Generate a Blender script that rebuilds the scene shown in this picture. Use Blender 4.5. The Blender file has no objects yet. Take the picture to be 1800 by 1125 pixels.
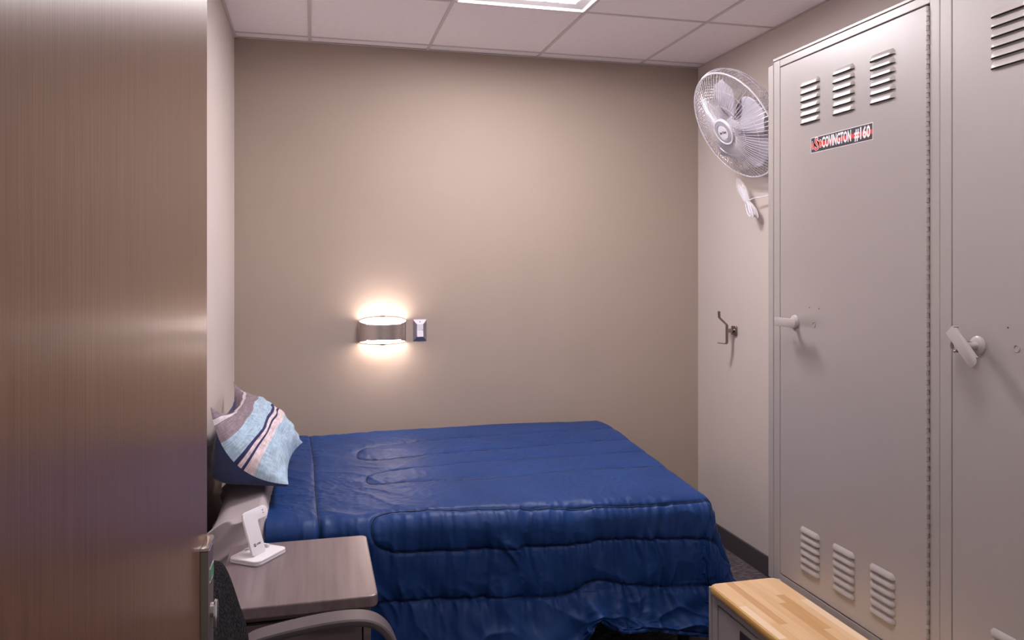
import bpy, bmesh, math, random
import numpy as np
from mathutils import Vector, Matrix
random.seed(7)
rng = np.random.RandomState(11)
SC = bpy.context.scene
COL = SC.collection
PI = math.pi

# ------------------------------------------------------------------ camera, world, exposure
CAM_Z = 1.53
cam_data = bpy.data.cameras.new('camera')
cam_data.sensor_width = 36.0
cam_data.lens = 36.0 * 1388.2 / 1800.0
cam_data.shift_y = -(562.5 - 468.1) / 1800.0
cam_data.clip_start = 0.02
cam = bpy.data.objects.new('camera', cam_data)
COL.objects.link(cam)
cam.location = (0, 0, CAM_Z)
cam.rotation_euler = (PI / 2, 0, -0.2462)
SC.camera = cam
w = bpy.data.worlds.new('corridor_light')
SC.world = w
w.use_nodes = True
w.node_tree.nodes['Background'].inputs[0].default_value = (1.0, 0.93, 0.9, 1)
w.node_tree.nodes['Background'].inputs[1].default_value = 0.3
SC.view_settings.view_transform = 'Standard'
SC.view_settings.look = 'None'
SC.view_settings.gamma = 1.0
SC.view_settings.use_curve_mapping = False
SC.view_settings.exposure = 0.4
PANEL_STRENGTH = 50.0        # the ceiling light's lens
SCONCE_STRENGTH = 23.0       # the wall light's two lenses
SC.cycles.max_bounces = 10
SC.cycles.diffuse_bounces = 6
SC.cycles.sample_clamp_indirect = 6.0

# room: camera at the origin, +Y to the back wall, +X to the lockers
XL, XR, YB, YF, ZC = -0.388, 2.178, 4.209, 0.50, 2.6875

# ------------------------------------------------------------------ materials
def lin(c):
    return tuple(((v / 255) / 12.92 if v / 255 <= 0.04045 else ((v / 255 + 0.055) / 1.055) ** 2.4) for v in c)

def mat(name, c, rough=0.5, metal=0.0, c2=None, scale=(4, 4, 4), detail=4.0, contrast=(0.35, 0.65),
        bump=0.0, bump_scale=None, coat=0.0, sheen=0.0, spec=0.5, emit=None, emit_c=None, coat_rough=0.1, aniso=0.0):
    m = bpy.data.materials.new(name)
    m.use_nodes = True
    nt = m.node_tree
    b = nt.nodes['Principled BSDF']
    b.inputs['Base Color'].default_value = (*c, 1)
    b.inputs['Roughness'].default_value = rough
    b.inputs['Metallic'].default_value = metal
    b.inputs['Coat Weight'].default_value = coat
    b.inputs['Coat Roughness'].default_value = coat_rough
    b.inputs['Sheen Weight'].default_value = sheen
    b.inputs['Specular IOR Level'].default_value = spec
    b.inputs['Anisotropic'].default_value = aniso
    tc = nt.nodes.new('ShaderNodeTexCoord')
    mp = nt.nodes.new('ShaderNodeMapping')
    mp.inputs['Scale'].default_value = scale
    nt.links.new(tc.outputs['Object'], mp.inputs['Vector'])
    nz = nt.nodes.new('ShaderNodeTexNoise')
    nz.inputs['Scale'].default_value = 1.0
    nz.inputs['Detail'].default_value = detail
    nt.links.new(mp.outputs['Vector'], nz.inputs['Vector'])
    if c2 is not None:
        r = nt.nodes.new('ShaderNodeValToRGB')
        r.color_ramp.elements[0].position = contrast[0]
        r.color_ramp.elements[1].position = contrast[1]
        r.color_ramp.elements[0].color = (*c, 1)
        r.color_ramp.elements[1].color = (*c2, 1)
        nt.links.new(nz.outputs['Fac'], r.inputs['Fac'])
        nt.links.new(r.outputs['Color'], b.inputs['Base Color'])
    if bump:
        src = nz
        if bump_scale is not None:
            mp2 = nt.nodes.new('ShaderNodeMapping')
            mp2.inputs['Scale'].default_value = bump_scale
            nt.links.new(tc.outputs['Object'], mp2.inputs['Vector'])
            src = nt.nodes.new('ShaderNodeTexNoise')
            src.inputs['Scale'].default_value = 1.0
            src.inputs['Detail'].default_value = 3.0
            nt.links.new(mp2.outputs['Vector'], src.inputs['Vector'])
        bp = nt.nodes.new('ShaderNodeBump')
        bp.inputs['Strength'].default_value = bump
        bp.inputs['Distance'].default_value = 0.002
        nt.links.new(src.outputs['Fac'], bp.inputs['Height'])
        nt.links.new(bp.outputs['Normal'], b.inputs['Normal'])
    if emit:
        b.inputs['Emission Color'].default_value = (*(emit_c or c), 1)
        b.inputs['Emission Strength'].default_value = emit
    return m

M = {}
M['accent'] = mat('accent_wall_paint', (0.385, 0.312, 0.262), 0.62, c2=(0.396, 0.321, 0.27), scale=(3, 3, 3), bump=0.08, bump_scale=(260, 260, 260), spec=0.35)
M['wall'] = mat('side_wall_paint', (0.60, 0.535, 0.495), 0.6, c2=(0.615, 0.548, 0.508), scale=(3, 3, 3), bump=0.08, bump_scale=(260, 260, 260), spec=0.35)
M['front'] = mat('white_front_wall_paint', (0.80, 0.77, 0.75), 0.6, c2=(0.815, 0.785, 0.765))
M['tile'] = mat('ceiling_tile_board', (0.91, 0.855, 0.88), 0.9, c2=(0.94, 0.885, 0.91), scale=(40, 40, 40), bump=0.25, bump_scale=(300, 300, 300), spec=0.2)
M['grid'] = mat('ceiling_grid_enamel', (0.62, 0.57, 0.57), 0.45, c2=(0.64, 0.59, 0.59))
M['lamp_frame'] = mat('white_lamp_enamel', (0.86, 0.84, 0.86), 0.35, c2=(0.88, 0.86, 0.88))
M['lens'] = mat('lit_ceiling_lens', (1, 1, 1), 0.5, emit=PANEL_STRENGTH, emit_c=(1.0, 0.925, 0.955))
M['lens_door'] = mat('dimmer_lit_ceiling_lens', (1, 1, 1), 0.5, emit=PANEL_STRENGTH * 0.36, emit_c=(1.0, 0.925, 0.955))
M['carpet'] = mat('charcoal_carpet', (0.055, 0.046, 0.052), 0.95, c2=(0.24, 0.20, 0.215), scale=(30, 220, 40), detail=6, contrast=(0.42, 0.75), bump=0.9, bump_scale=(350, 350, 350), spec=0.1)
M['base'] = mat('dark_rubber_base', (0.060, 0.052, 0.058), 0.5, c2=(0.068, 0.058, 0.064))
M['wood'] = mat('brown_door_veneer', (0.135, 0.060, 0.030), 0.32, c2=(0.205, 0.102, 0.055), scale=(170, 170, 6), detail=8, contrast=(0.28, 0.74), bump=0.12, bump_scale=(300, 300, 9), spec=0.6, aniso=0.75, coat=0.4, coat_rough=0.25)
M['locker'] = mat('warm_grey_locker_enamel', (0.362, 0.328, 0.318), 0.36, c2=(0.372, 0.338, 0.327), scale=(2, 2, 2), bump=0.05, bump_scale=(220, 220, 220), spec=0.95)
M['locker_shade'] = mat('locker_painted_shade', (0.02, 0.018, 0.017), 0.8)  # near-black colour painted as shade in louver mouths and door and drawer gaps
M['handle'] = mat('grey_handle_enamel', (0.45, 0.41, 0.40), 0.3)
M['chrome'] = mat('polished_steel', (0.72, 0.68, 0.68), 0.16, 1.0)
M['nickel'] = mat('brushed_nickel', (0.60, 0.53, 0.51), 0.3, 1.0, c2=(0.66, 0.59, 0.57), scale=(4, 4, 300), aniso=0.4)
M['nickel_dark'] = mat('dark_hook_metal', (0.30, 0.265, 0.245), 0.25, 1.0)
M['lock_metal'] = mat('dull_lock_metal', (0.24, 0.21, 0.20), 0.5, 1.0)
M['lamp_lens'] = mat('lit_sconce_lens', (1, 1, 1), 0.5, emit=SCONCE_STRENGTH, emit_c=(1.0, 0.82, 0.73))
M['white'] = mat('white_plastic', (0.80, 0.78, 0.83), 0.32, c2=(0.81, 0.79, 0.84))
M['offwhite'] = mat('pale_grey_plastic', (0.62, 0.60, 0.66), 0.35)
M['black'] = mat('black_print', (0.012, 0.012, 0.015), 0.5)
M['red'] = mat('red_print', (0.75, 0.045, 0.03), 0.5)
M['print_white'] = mat('white_print', (0.86, 0.84, 0.86), 0.5)
M['print_dark'] = mat('charcoal_print', (0.035, 0.026, 0.036), 0.45)
M['fan_white'] = mat('white_fan_plastic', (0.70, 0.68, 0.73), 0.35)
M['fan_blade'] = mat('pale_lavender_fan_plastic', (0.55, 0.53, 0.60), 0.35)
M['fan_grey'] = mat('grey_fan_plastic', (0.36, 0.34, 0.40), 0.38)
M['wire'] = mat('pale_fan_wire', (0.74, 0.71, 0.77), 0.25, 0.35)
M['navy'] = mat('navy_comforter_fabric', (0.0072, 0.034, 0.140), 0.48, c2=(0.009, 0.041, 0.165), scale=(5, 5, 5), sheen=0.0, bump=0.35, bump_scale=(38, 38, 38), spec=0.2)
M['seam'] = mat('dark_navy_thread', (0.0022, 0.009, 0.038), 0.7)
M['navy_pillow'] = mat('navy_pillow_fabric', (0.006, 0.020, 0.085), 0.5, c2=(0.008, 0.026, 0.105), scale=(6, 6, 6), sheen=0.2, bump=0.2, bump_scale=(60, 60, 60))
M['sheet'] = mat('lilac_grey_sheet', (0.40, 0.355, 0.375), 0.7, c2=(0.43, 0.38, 0.40), scale=(8, 8, 8), bump=0.5, bump_scale=(22, 30, 9), spec=0.25)
M['bed_metal'] = mat('black_bed_metal', (0.015, 0.014, 0.016), 0.5)
M['night'] = mat('grey_brown_laminate', (0.150, 0.110, 0.116), 0.33, c2=(0.212, 0.160, 0.166), scale=(55, 2.5, 30), detail=5, contrast=(0.3, 0.7), bump=0.06, bump_scale=(120, 8, 60), coat=0.25, coat_rough=0.25)
M['night_side'] = mat('grey_brown_laminate_edge', (0.135, 0.098, 0.10), 0.4, c2=(0.18, 0.135, 0.138), scale=(2.5, 30, 60), detail=5, contrast=(0.3, 0.7))
M['chair_fabric'] = mat('charcoal_woven_fabric', (0.003, 0.003, 0.004), 0.95, c2=(0.040, 0.036, 0.042), scale=(260, 190, 160), detail=2, contrast=(0.42, 0.7), bump=0.9, bump_scale=(260, 190, 160), spec=0.08)
M['chair_arm'] = mat('taupe_chair_polymer', (0.105, 0.086, 0.092), 0.4, bump=0.1, bump_scale=(300, 300, 300), c2=(0.112, 0.092, 0.098))
M['green'] = mat('green_indicator', (0.0, 0.22, 0.10), 0.3)
M['steel'] = mat('satin_steel_plate', (0.40, 0.37, 0.41), 0.42, 1.0)
M['maple_edge'] = mat('lacquered_maple_edge', (0.53, 0.30, 0.095), 0.3, c2=(0.60, 0.36, 0.13), scale=(40, 4, 40), coat=0.4)
MAPLE = []
for k, (a, b2) in enumerate([((0.66, 0.43, 0.23), (0.72, 0.49, 0.275)), ((0.70, 0.465, 0.25), (0.75, 0.52, 0.30)), ((0.62, 0.385, 0.19), (0.68, 0.44, 0.23)),
                             ((0.76, 0.56, 0.37), (0.80, 0.61, 0.42)), ((0.52, 0.29, 0.12), (0.58, 0.34, 0.15))]):
    MAPLE.append(mat('maple_stave_%s' % 'abcde'[k], a, 0.32, c2=b2, scale=(60, 5, 60), detail=5, contrast=(0.3, 0.7), coat=0.3, coat_rough=0.2))

def clear_mat():
    m = bpy.data.materials.new('clear_film')
    m.use_nodes = True
    nt = m.node_tree
    b = nt.nodes['Principled BSDF']
    b.inputs['Base Color'].default_value = (0.95, 0.93, 0.95, 1)
    b.inputs['Roughness'].default_value = 0.12
    b.inputs['Alpha'].default_value = 0.16
    return m
M['film'] = clear_mat()

# ------------------------------------------------------------------ builders
ORIG = {}

def mesh_obj(name, verts, faces, m, parent=None, smooth=False, mats=None, fmat=None, sharp=None):
    v = np.asarray(verts, dtype=float)
    o0 = (v.min(0) + v.max(0)) / 2
    o0[2] = v[:, 2].min()
    me = bpy.data.meshes.new(name)
    me.from_pydata((v - o0).tolist(), [], faces)
    for mm in (mats or [m]):
        me.materials.append(mm)
    if fmat is not None:
        me.polygons.foreach_set('material_index', fmat)
    if smooth:
        me.polygons.foreach_set('use_smooth', [True] * len(me.polygons))
        if sharp:
            me.set_sharp_from_angle(angle=math.radians(sharp))
    me.update()
    o = bpy.data.objects.new(name, me)
    COL.objects.link(o)
    po = np.zeros(3)
    if parent is not None:
        o.parent = parent
        po = ORIG[parent.name]
    o.location = o0 - po
    ORIG[o.name] = o0
    return o

def empty(name, loc, label=None, cat=None, group=None, kind=None, parent=None):
    o = bpy.data.objects.new(name, None)
    o.empty_display_size = 0.05
    COL.objects.link(o)
    po = np.zeros(3)
    if parent is not None:
        o.parent = parent
        po = ORIG[parent.name]
    o.location = np.array(loc) - po
    ORIG[o.name] = np.array(loc, dtype=float)
    tag(o, label, cat, group, kind)
    return o

def tag(o, label=None, cat=None, group=None, kind=None):
    if label: o['label'] = label
    if cat: o['category'] = cat
    if group: o['group'] = group
    if kind: o['kind'] = kind
    return o

class MB:
    def __init__(s):
        s.v, s.f, s.mi = [], [], []
    def add(s, v, f, mi=0):
        n = len(s.v)
        s.v += [tuple(p) for p in v]
        s.f += [tuple(i + n for i in q) for q in f]
        s.mi += [mi] * len(f)
        return s
    def box(s, x0, x1, y0, y1, z0, z1, bev=0.0, seg=2, mi=0):
        bm = bmesh.new()
        bmesh.ops.create_cube(bm, size=1.0)
        for q in bm.verts:
            q.co = Vector((x0 if q.co.x < 0 else x1, y0 if q.co.y < 0 else y1, z0 if q.co.z < 0 else z1))
        if bev > 0:
            bmesh.ops.bevel(bm, geom=bm.edges[:], offset=bev, segments=seg, profile=0.5, affect='EDGES')
        bm.verts.index_update()
        s.add([q.co[:] for q in bm.verts], [[q.index for q in f.verts] for f in bm.faces], mi)
        bm.free()
        return s
    def obox(s, c, ex, ey, ez, hx, hy, hz, bev=0.0, seg=2, mi=0):
        t = MB().box(-hx, hx, -hy, hy, -hz, hz, bev, seg)
        c, ex, ey, ez = (np.array(q, float) for q in (c, ex, ey, ez))
        return s.add([c + ex * p[0] + ey * p[1] + ez * p[2] for p in t.v], t.f, mi)
    def tube(s, pts, r, n=8, cap=True, closed=False, mi=0, flat=None, up=None):
        """round tube along pts; flat=(a,b) gives an elliptical / boxy section with half sizes a (along side) and b (along up)"""
        pts = [np.array(p, float) for p in pts]
        k = len(pts)
        rs = r if hasattr(r, '__len__') else [r] * k
        vv, ff = [], []
        prev = None
        for i in range(k):
            if closed:
                t = pts[(i + 1) % k] - pts[i - 1]
            else:
                t = pts[min(i + 1, k - 1)] - pts[max(i - 1, 0)]
            t = t / (np.linalg.norm(t) + 1e-12)
            if up is not None:
                a = np.cross(np.array(up, float), t)
                if np.linalg.norm(a) < 1e-6: a = np.array([1.0, 0, 0])
            elif prev is None:
                a = np.cross(t, [0, 0, 1.0])
                if np.linalg.norm(a) < 1e-3: a = np.cross(t, [1.0, 0, 0])
            else:
                a = prev - t * np.dot(prev, t)
            a /= np.linalg.norm(a)
            prev = a
            b = np.cross(t, a)
            for j in range(n):
                th = 2 * PI * (j + 0.5) / n
                if flat is None:
                    vv.append(pts[i] + rs[i] * (math.cos(th) * a + math.sin(th) * b))
                else:
                    ca, sa = math.cos(th), math.sin(th)
                    e = 0.45
                    vv.append(pts[i] + flat[0] * math.copysign(abs(ca) ** e, ca) * a + flat[1] * math.copysign(abs(sa) ** e, sa) * b)
        for i in range(k if closed else k - 1):
            for j in range(n):
                i2 = (i + 1) % k
                ff.append((i * n + j, i * n + (j + 1) % n, i2 * n + (j + 1) % n, i2 * n + j))
        if cap and not closed:
            ff.append(tuple(range(n))[::-1])
            ff.append(tuple((k - 1) * n + j for j in range(n)))
        return s.add(vv, ff, mi)
    def prism(s, poly, fr, d, bev=0.0, mi=0):
        """extrude a 2D polygon by d along fr's third axis, fr = (origin, e1, e2, e3)"""
        bm = bmesh.new()
        vs = [bm.verts.new((p[0], p[1], 0)) for p in poly]
        f = bm.faces.new(vs)
        r = bmesh.ops.extrude_face_region(bm, geom=[f])
        for q in r['geom']:
            if isinstance(q, bmesh.types.BMVert): q.co.z += d
        bmesh.ops.recalc_face_normals(bm, faces=bm.faces[:])
        if bev > 0:
            es = [e for e in bm.edges if abs(e.verts[0].co.z - e.verts[1].co.z) < 1e-9]
            bmesh.ops.bevel(bm, geom=es, offset=bev, segments=2, profile=0.5, affect='EDGES')
        bm.verts.index_update()
        o, a, b, c = (np.array(q, float) for q in fr)
        s.add([o + a * q.co.x + b * q.co.y + c * q.co.z for q in bm.verts], [[q.index for q in f.verts] for f in bm.faces], mi)
        bm.free()
        return s
    def lathe(s, prof, fr, n=32, mi=0):
        """prof = [(radius, height)...] turned about fr's third axis"""
        o, a, b, c = (np.array(q, float) for q in fr)
        k = len(prof)
        vv = [o + (a * math.cos(2 * PI * j / n) + b * math.sin(2 * PI * j / n)) * r + c * h for r, h in prof for j in range(n)]
        ff = [(i * n + j, i * n + (j + 1) % n, (i + 1) * n + (j + 1) % n, (i + 1) * n + j) for i in range(k - 1) for j in range(n)]
        if prof[0][0] > 1e-5: ff.append(tuple(range(n))[::-1])
        if prof[-1][0] > 1e-5: ff.append(tuple((k - 1) * n + j for j in range(n)))
        return s.add(vv, ff, mi)
    def build(s, name, m, parent=None, smooth=False, mats=None, sharp=35):
        return mesh_obj(name, s.v, s.f, m, parent, smooth, mats, s.mi if mats else None, sharp if smooth else None)

def grid_mesh(P, flip=False):
    a, b = P.shape[:2]
    idx = np.arange(a * b).reshape(a, b)
    q = np.stack([idx[:-1, :-1], idx[1:, :-1], idx[1:, 1:], idx[:-1, 1:]], -1).reshape(-1, 4)
    if flip: q = q[:, ::-1]
    return P.reshape(-1, 3), q.tolist()

def rrect(w, h, r, n=5, corners=(1, 1, 1, 1)):
    """rounded rectangle 0..w, 0..h, corners in order (0,0),(w,0),(w,h),(0,h)"""
    out = []
    for (cx, cy, a0), on in zip(((r, r, PI), (w - r, r, 1.5 * PI), (w - r, h - r, 0), (r, h - r, 0.5 * PI)), corners):
        if on:
            out += [(cx + r * math.cos(a0 + 0.5 * PI * k / n), cy + r * math.sin(a0 + 0.5 * PI * k / n)) for k in range(n + 1)]
        else:
            out.append((cx + (r if a0 in (1.5 * PI, 0) else -r), cy + (r if a0 in (0, 0.5 * PI) else -r)))
    return out

_NL = rng.rand(64, 64)
def vnoise(x, y, seed=0):
    x = np.asarray(x, float) + seed * 17.31
    y = np.asarray(y, float) + seed * 5.77
    xi = np.floor(x).astype(int); yi = np.floor(y).astype(int)
    fx = x - xi; fy = y - yi
    fx = fx * fx * (3 - 2 * fx); fy = fy * fy * (3 - 2 * fy)
    g = lambda a, b: _NL[a % 64, b % 64]
    return (g(xi, yi) * (1 - fx) + g(xi + 1, yi) * fx) * (1 - fy) + (g(xi, yi + 1) * (1 - fx) + g(xi + 1, yi + 1) * fx) * fy - 0.5

def text_mesh(name, body, size, fr, m, parent, xs=1.0, bold=0.0, depth=0.0004, align='CENTER', res=2):
    cu = bpy.data.curves.new('lettering_curve', 'FONT')
    cu.body = body; cu.size = size; cu.offset = bold; cu.align_x = align; cu.align_y = 'CENTER'
    cu.resolution_u = res; cu.extrude = depth / 2
    to = bpy.data.objects.new('lettering_curve', cu)
    me = bpy.data.meshes.new_from_object(to)
    o, a, b, c = (np.array(q, float) for q in fr)
    v = [o + a * (p.co.x * xs) + b * p.co.y + c * (p.co.z + depth / 2) for p in me.vertices]
    f = [tuple(p.vertices) for p in me.polygons]
    bpy.data.objects.remove(to); bpy.data.curves.remove(cu); bpy.data.meshes.remove(me)
    return mesh_obj(name, v, f, m, parent)

def smooth_path(pts, n=8):
    """Catmull-Rom"""
    p = [np.array(q, float) for q in pts]
    p = [2 * p[0] - p[1]] + p + [2 * p[-1] - p[-2]]
    out = []
    for i in range(1, len(p) - 2):
        for k in range(n):
            t = k / n
            out.append(0.5 * (2 * p[i] + (p[i + 1] - p[i - 1]) * t + (2 * p[i - 1] - 5 * p[i] + 4 * p[i + 1] - p[i + 2]) * t * t + (3 * p[i] - p[i - 1] - 3 * p[i + 1] + p[i + 2]) * t ** 3))
    out.append(p[-2])
    return out

# ------------------------------------------------------------------ room shell
def structure(o):
    o['kind'] = 'structure'
    return o
T = 0.10
structure(MB().box(XL - T, XR + T, -0.3, YB + T, -0.08, 0).build('floor', M['carpet']))
structure(MB().box(XL - T, XR + T, YB, YB + T, 0, ZC + 0.12).build('wall_back', M['accent']))
structure(MB().box(XL - T, XL, YF - 0.12, YB, 0, ZC + 0.12).build('wall_left', M['wall']))
structure(MB().box(XR, XR + T, YF - 0.12, YB, 0, ZC + 0.12).build('wall_right', M['wall']))
fw = MB()
fw.box(0.715, XR, YF - 0.12, YF, 0, ZC + 0.12)
fw.box(XL, -0.258, YF - 0.12, YF, 0, 2.16)
fw.box(XL, 0.715, YF - 0.12, YF, 2.16, ZC + 0.12)
structure(fw.build('wall_front', M['front']))
structure(MB().box(XL + 0.012, XR - 0.012, YB - 0.012, YB - 0.0005, 0, 0.1, 0.003).build('baseboard_back', M['base']))
structure(MB().box(XL + 0.0005, XL + 0.012, YF, YB - 0.001, 0, 0.1, 0.003).build('baseboard_left', M['base']))
structure(MB().box(XR - 0.012, XR - 0.0005, 2.52, YB - 0.001, 0, 0.1, 0.003).build('baseboard_right', M['base']))

# ceiling: slab above, lay-in tiles and grid bars
ceil_slab = structure(MB().box(XL, XR, YF, YB, ZC + 0.10, ZC + 0.14).build('ceiling', M['tile']))
gx = [-0.018 + 0.6096 * k for k in range(4)]
gy = [4.115, 3.411] + [3.411 - 0.6096 * k for k in range(1, 5)]
xs = [XL] + gx + [XR]
ys = [YF] + gy[::-1] + [YB]
GW = 0.0075
for i in range(len(xs) - 1):
    for j in range(len(ys) - 1):
        if abs(xs[i] - gx[1]) < 1e-6 and (3.3 < ys[j + 1] < 3.5 or 1.5 < ys[j + 1] < 1.7):
            continue
        a0, a1, b0, b1 = xs[i], xs[i + 1], ys[j], ys[j + 1]
        MB().box(a0 + 0.006, a1 - 0.006, b0 + 0.006, b1 - 0.006, ZC + 0.0015 + 0.001 * random.random(), ZC + 0.018, 0.002, 1).build('ceiling_tile', M['tile'], ceil_slab)
for x in gx:
    MB().box(x - GW, x + GW, YF + 0.001, YB - 0.001, ZC - 0.002, ZC + 0.03).build('grid_bar', M['grid'], ceil_slab)
for y in gy:
    for i in range(len(xs) - 1):
        MB().box(xs[i] + GW + 0.0005, xs[i + 1] - GW - 0.0005, y - GW, y + GW, ZC - 0.0015, ZC + 0.03).build('grid_bar', M['grid'], ceil_slab)
MB().box(XL + 0.001, XL + 0.012, YF + 0.001, YB - 0.013, ZC - 0.003, ZC - 0.001).build('wall_angle', M['grid'], ceil_slab)
MB().box(XR - 0.012, XR - 0.001, YF + 0.001, YB - 0.013, ZC - 0.003, ZC - 0.001).build('wall_angle', M['grid'], ceil_slab)
MB().box(XL + 0.001, XR - 0.001, YB - 0.012, YB - 0.001, ZC - 0.003, ZC - 0.001).build('wall_angle', M['grid'], ceil_slab)

# ------------------------------------------------------------------ ceiling light (2 x 2 ft lay-in)
lx0, lx1 = gx[1] + GW + 0.001, gx[2] - GW - 0.001
def ring(mb, x0, x1, y0, y1, w0, za, zb):
    o = [(x0, y0), (x1, y0), (x1, y1), (x0, y1)]
    i = [(x0 + w0, y0 + w0), (x1 - w0, y0 + w0), (x1 - w0, y1 - w0), (x0 + w0, y1 - w0)]
    v = [(*p, za) for p in o] + [(*p, zb) for p in i]
    mb.add(v, [(k, k + 4, (k + 1) % 4 + 4, (k + 1) % 4) for k in range(4)])
for yc, lab in ((3.411 - 0.3048, 'square lit ceiling panel in a white frame, above the foot of the bed'), (3.411 - 3.5 * 0.6096, 'square lit ceiling panel near the doorway, above the lockers\' bench')):
    ly0, ly1 = yc - 0.3048 + GW + 0.001, yc + 0.3048 - GW - 0.001
    cl = empty('ceiling_light', ((lx0 + lx1) / 2, yc, ZC), lab, 'ceiling light')
    fr_ = MB()
    ring(fr_, lx0, lx1, ly0, ly1, 0.008, ZC + 0.001, ZC - 0.006)
    ring(fr_, lx0 + 0.008, lx1 - 0.008, ly0 + 0.008, ly1 - 0.008, 0.006, ZC - 0.006, ZC + 0.004)
    ring(fr_, lx0 + 0.014, lx1 - 0.014, ly0 + 0.014, ly1 - 0.014, 0.052, ZC + 0.004, ZC + 0.012)
    fr_.box(lx0, lx1, ly0, ly1, ZC + 0.03, ZC + 0.08)
    fr_.build('frame', M['lamp_frame'], cl)
    MB().box(lx0 + 0.066, lx1 - 0.066, ly0 + 0.066, ly1 - 0.066, ZC + 0.010, ZC + 0.016).build('lens', M['lens'] if yc > 2 else M['lens_door'], cl)

# ------------------------------------------------------------------ door in the foreground
HX, HY = -0.200, 0.49
DX, DY = -0.172, 1.40                     # free edge of the visible face
dl = math.hypot(DX - HX, DY - HY)
de = np.array([(DX - HX) / dl, (DY - HY) / dl, 0])
dn = np.array([de[1], -de[0], 0])         # out of the visible face
ez = np.array([0, 0, 1.0])
dc = np.array([HX, HY, 0]) + de * (dl / 2) - dn * 0.0225 + ez * 1.075
door = structure(MB().obox(dc, de, dn, ez, dl / 2, 0.0225, 1.065, 0.0015, 1).build('door_1', M['wood']))
def dpt(u, n, z):      # u back from the free edge, n out of the face
    return np.array([DX, DY, 0]) - de * u + dn * n + ez * z
lk = empty('privacy_lock', dpt(0.037, 0, 0.74), parent=door)
# D-shaped housing: flat near side, rounded towards the free edge
def dplan(g, pr_, u0=0.068):
    pl = [(u0 + g, 0.0), (u0 + g, pr_)]
    for k in range(9):
        a = PI / 2 * (1 - k / 8)
        pl.append((0.016 - (0.0165 + g) * math.cos(a), pr_ * max(0, math.sin(a)) ** 0.8))
    return pl
fr_d = (dpt(0, 0.0005, 0.74), -de, dn, ez)
MB().prism(dplan(0, 0.0115), fr_d, 0.337, 0.0008).build('lock_case', M['lock_metal'], lk, True)
MB().prism(dplan(0.0012, 0.0132), (dpt(0, 0.0004, 1.0775), -de, dn, ez), 0.006, 0.001).build('lock_cap', M['chrome'], lk, True)
MB().obox(dpt(0.036, 0.0123, 1.034), de, dn, ez, 0.017, 0.0009, 0.0095, 0.0006).build('occupancy_window', M['green'], lk)
MB().obox(dpt(0.036, 0.012, 1.034), de, dn, ez, 0.020, 0.0007, 0.0125, 0.0005).build('window_frame', M['chrome'], lk)
tt = MB()
tt.tube([dpt(0.036, 0.011, 0.972), dpt(0.036, 0.017, 0.972)], 0.012, 16)
tt.obox(dpt(0.036, 0.019, 0.966), de, dn, ez, 0.0055, 0.003, 0.022, 0.0025)
tt.build('thumb_turn', M['chrome'], lk, True)

# ------------------------------------------------------------------ bed: frame, mattress, comforter, pillow
BX0, BX1, BY0, BY1 = -0.335, 1.46, 2.735, 4.12
bf = empty('bed_frame', ((BX0 + BX1) / 2, (BY0 + BY1) / 2, 0), 'low black metal bed frame under the blue comforter', 'bed frame')
for y in (BY0 + 0.03, BY1 - 0.03):
    MB().box(BX0 + 0.02, BX1 - 0.02, y - 0.02, y + 0.02, 0.25, 0.32, 0.004).build('side_rail', M['bed_metal'], bf)
for x in (BX0 + 0.04, (BX0 + BX1) / 2, BX1 - 0.04):
    MB().box(x - 0.02, x + 0.02, BY0 + 0.05, BY1 - 0.05, 0.25, 0.315, 0.004).build('cross_rail', M['bed_metal'], bf)
for x in (BX0 + 0.06, 0.88, BX1 - 0.08):
    for y in (BY0 + 0.05, BY1 - 0.05):
        MB().box(x - 0.018, x + 0.018, y - 0.018, y + 0.018, 0.001, 0.25, 0.003).build('leg', M['bed_metal'], bf)
# mattress under a fitted sheet: a rounded block with tucked wrinkles at the corner
def rounded_block(x0, x1, y0, y1, z0, z1, r, n=70, warp=1.0):
    bm = bmesh.new()
    bmesh.ops.create_cube(bm, size=2.0)
    bmesh.ops.subdivide_edges(bm, edges=bm.edges[:], cuts=n, use_grid_fill=True)
    hx, hy, hz = (x1 - x0) / 2, (y1 - y0) / 2, (z1 - z0) / 2
    c = np.array([(x0 + x1) / 2, (y0 + y1) / 2, (z0 + z1) / 2])
    P = np.array([q.co[:] for q in bm.verts])
    P[:, :2] = 2 * ((P[:, :2] + 1) / 2).clip(0, 1) ** warp - 1
    P = P * np.array([hx, hy, hz])
    I = np.clip(P, [-hx + r, -hy + r, -hz + r], [hx - r, hy - r, hz - r])
    D = P - I
    L = np.linalg.norm(D, axis=1, keepdims=True)
    N = np.where(L > 1e-9, D / np.maximum(L, 1e-9), 0)
    P = np.where(L > 1e-9, I + N * r, P)
    bm.verts.index_update()
    F = [[q.index for q in f.verts] for f in bm.faces]
    bm.free()
    return P + c, F, N
MP, MF, MN = rounded_block(BX0, BX1, BY0, BY1, 0.325, 0.648, 0.055, 100, 2.2)
near = np.exp(-((MP[:, 0] - BX0) / 0.25) ** 2) * (MP[:, 1] < BY0 + 0.6)
diag = (MP[:, 2] * 1.0 - (MP[:, 0] - BX0) * 0.55)
wr = 0.026 * (1 - 2 * np.abs(vnoise(diag * 30 + 1.5 * vnoise(MP[:, 0] * 9, MP[:, 2] * 9, 5), (MP[:, 0] + MP[:, 1]) * 4, 2))) ** 3 * np.clip((MP[:, 2] - 0.45) / 0.15, 0, 1)
wr += 0.011 * vnoise(MP[:, 0] * 60, MP[:, 2] * 7, 3) * np.clip(1 - (MP[:, 2] - 0.33) / 0.25, 0, 1)
MP[:, 2] += (0.025 + 0.052 * np.clip((MP[:, 0] + 0.32) / 0.15, 0, 1)) * np.clip((-0.145 - MP[:, 0]) / 0.02, 0, 1) * np.clip((MP[:, 2] - 0.325) / 0.323, 0, 1) ** 2
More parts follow.
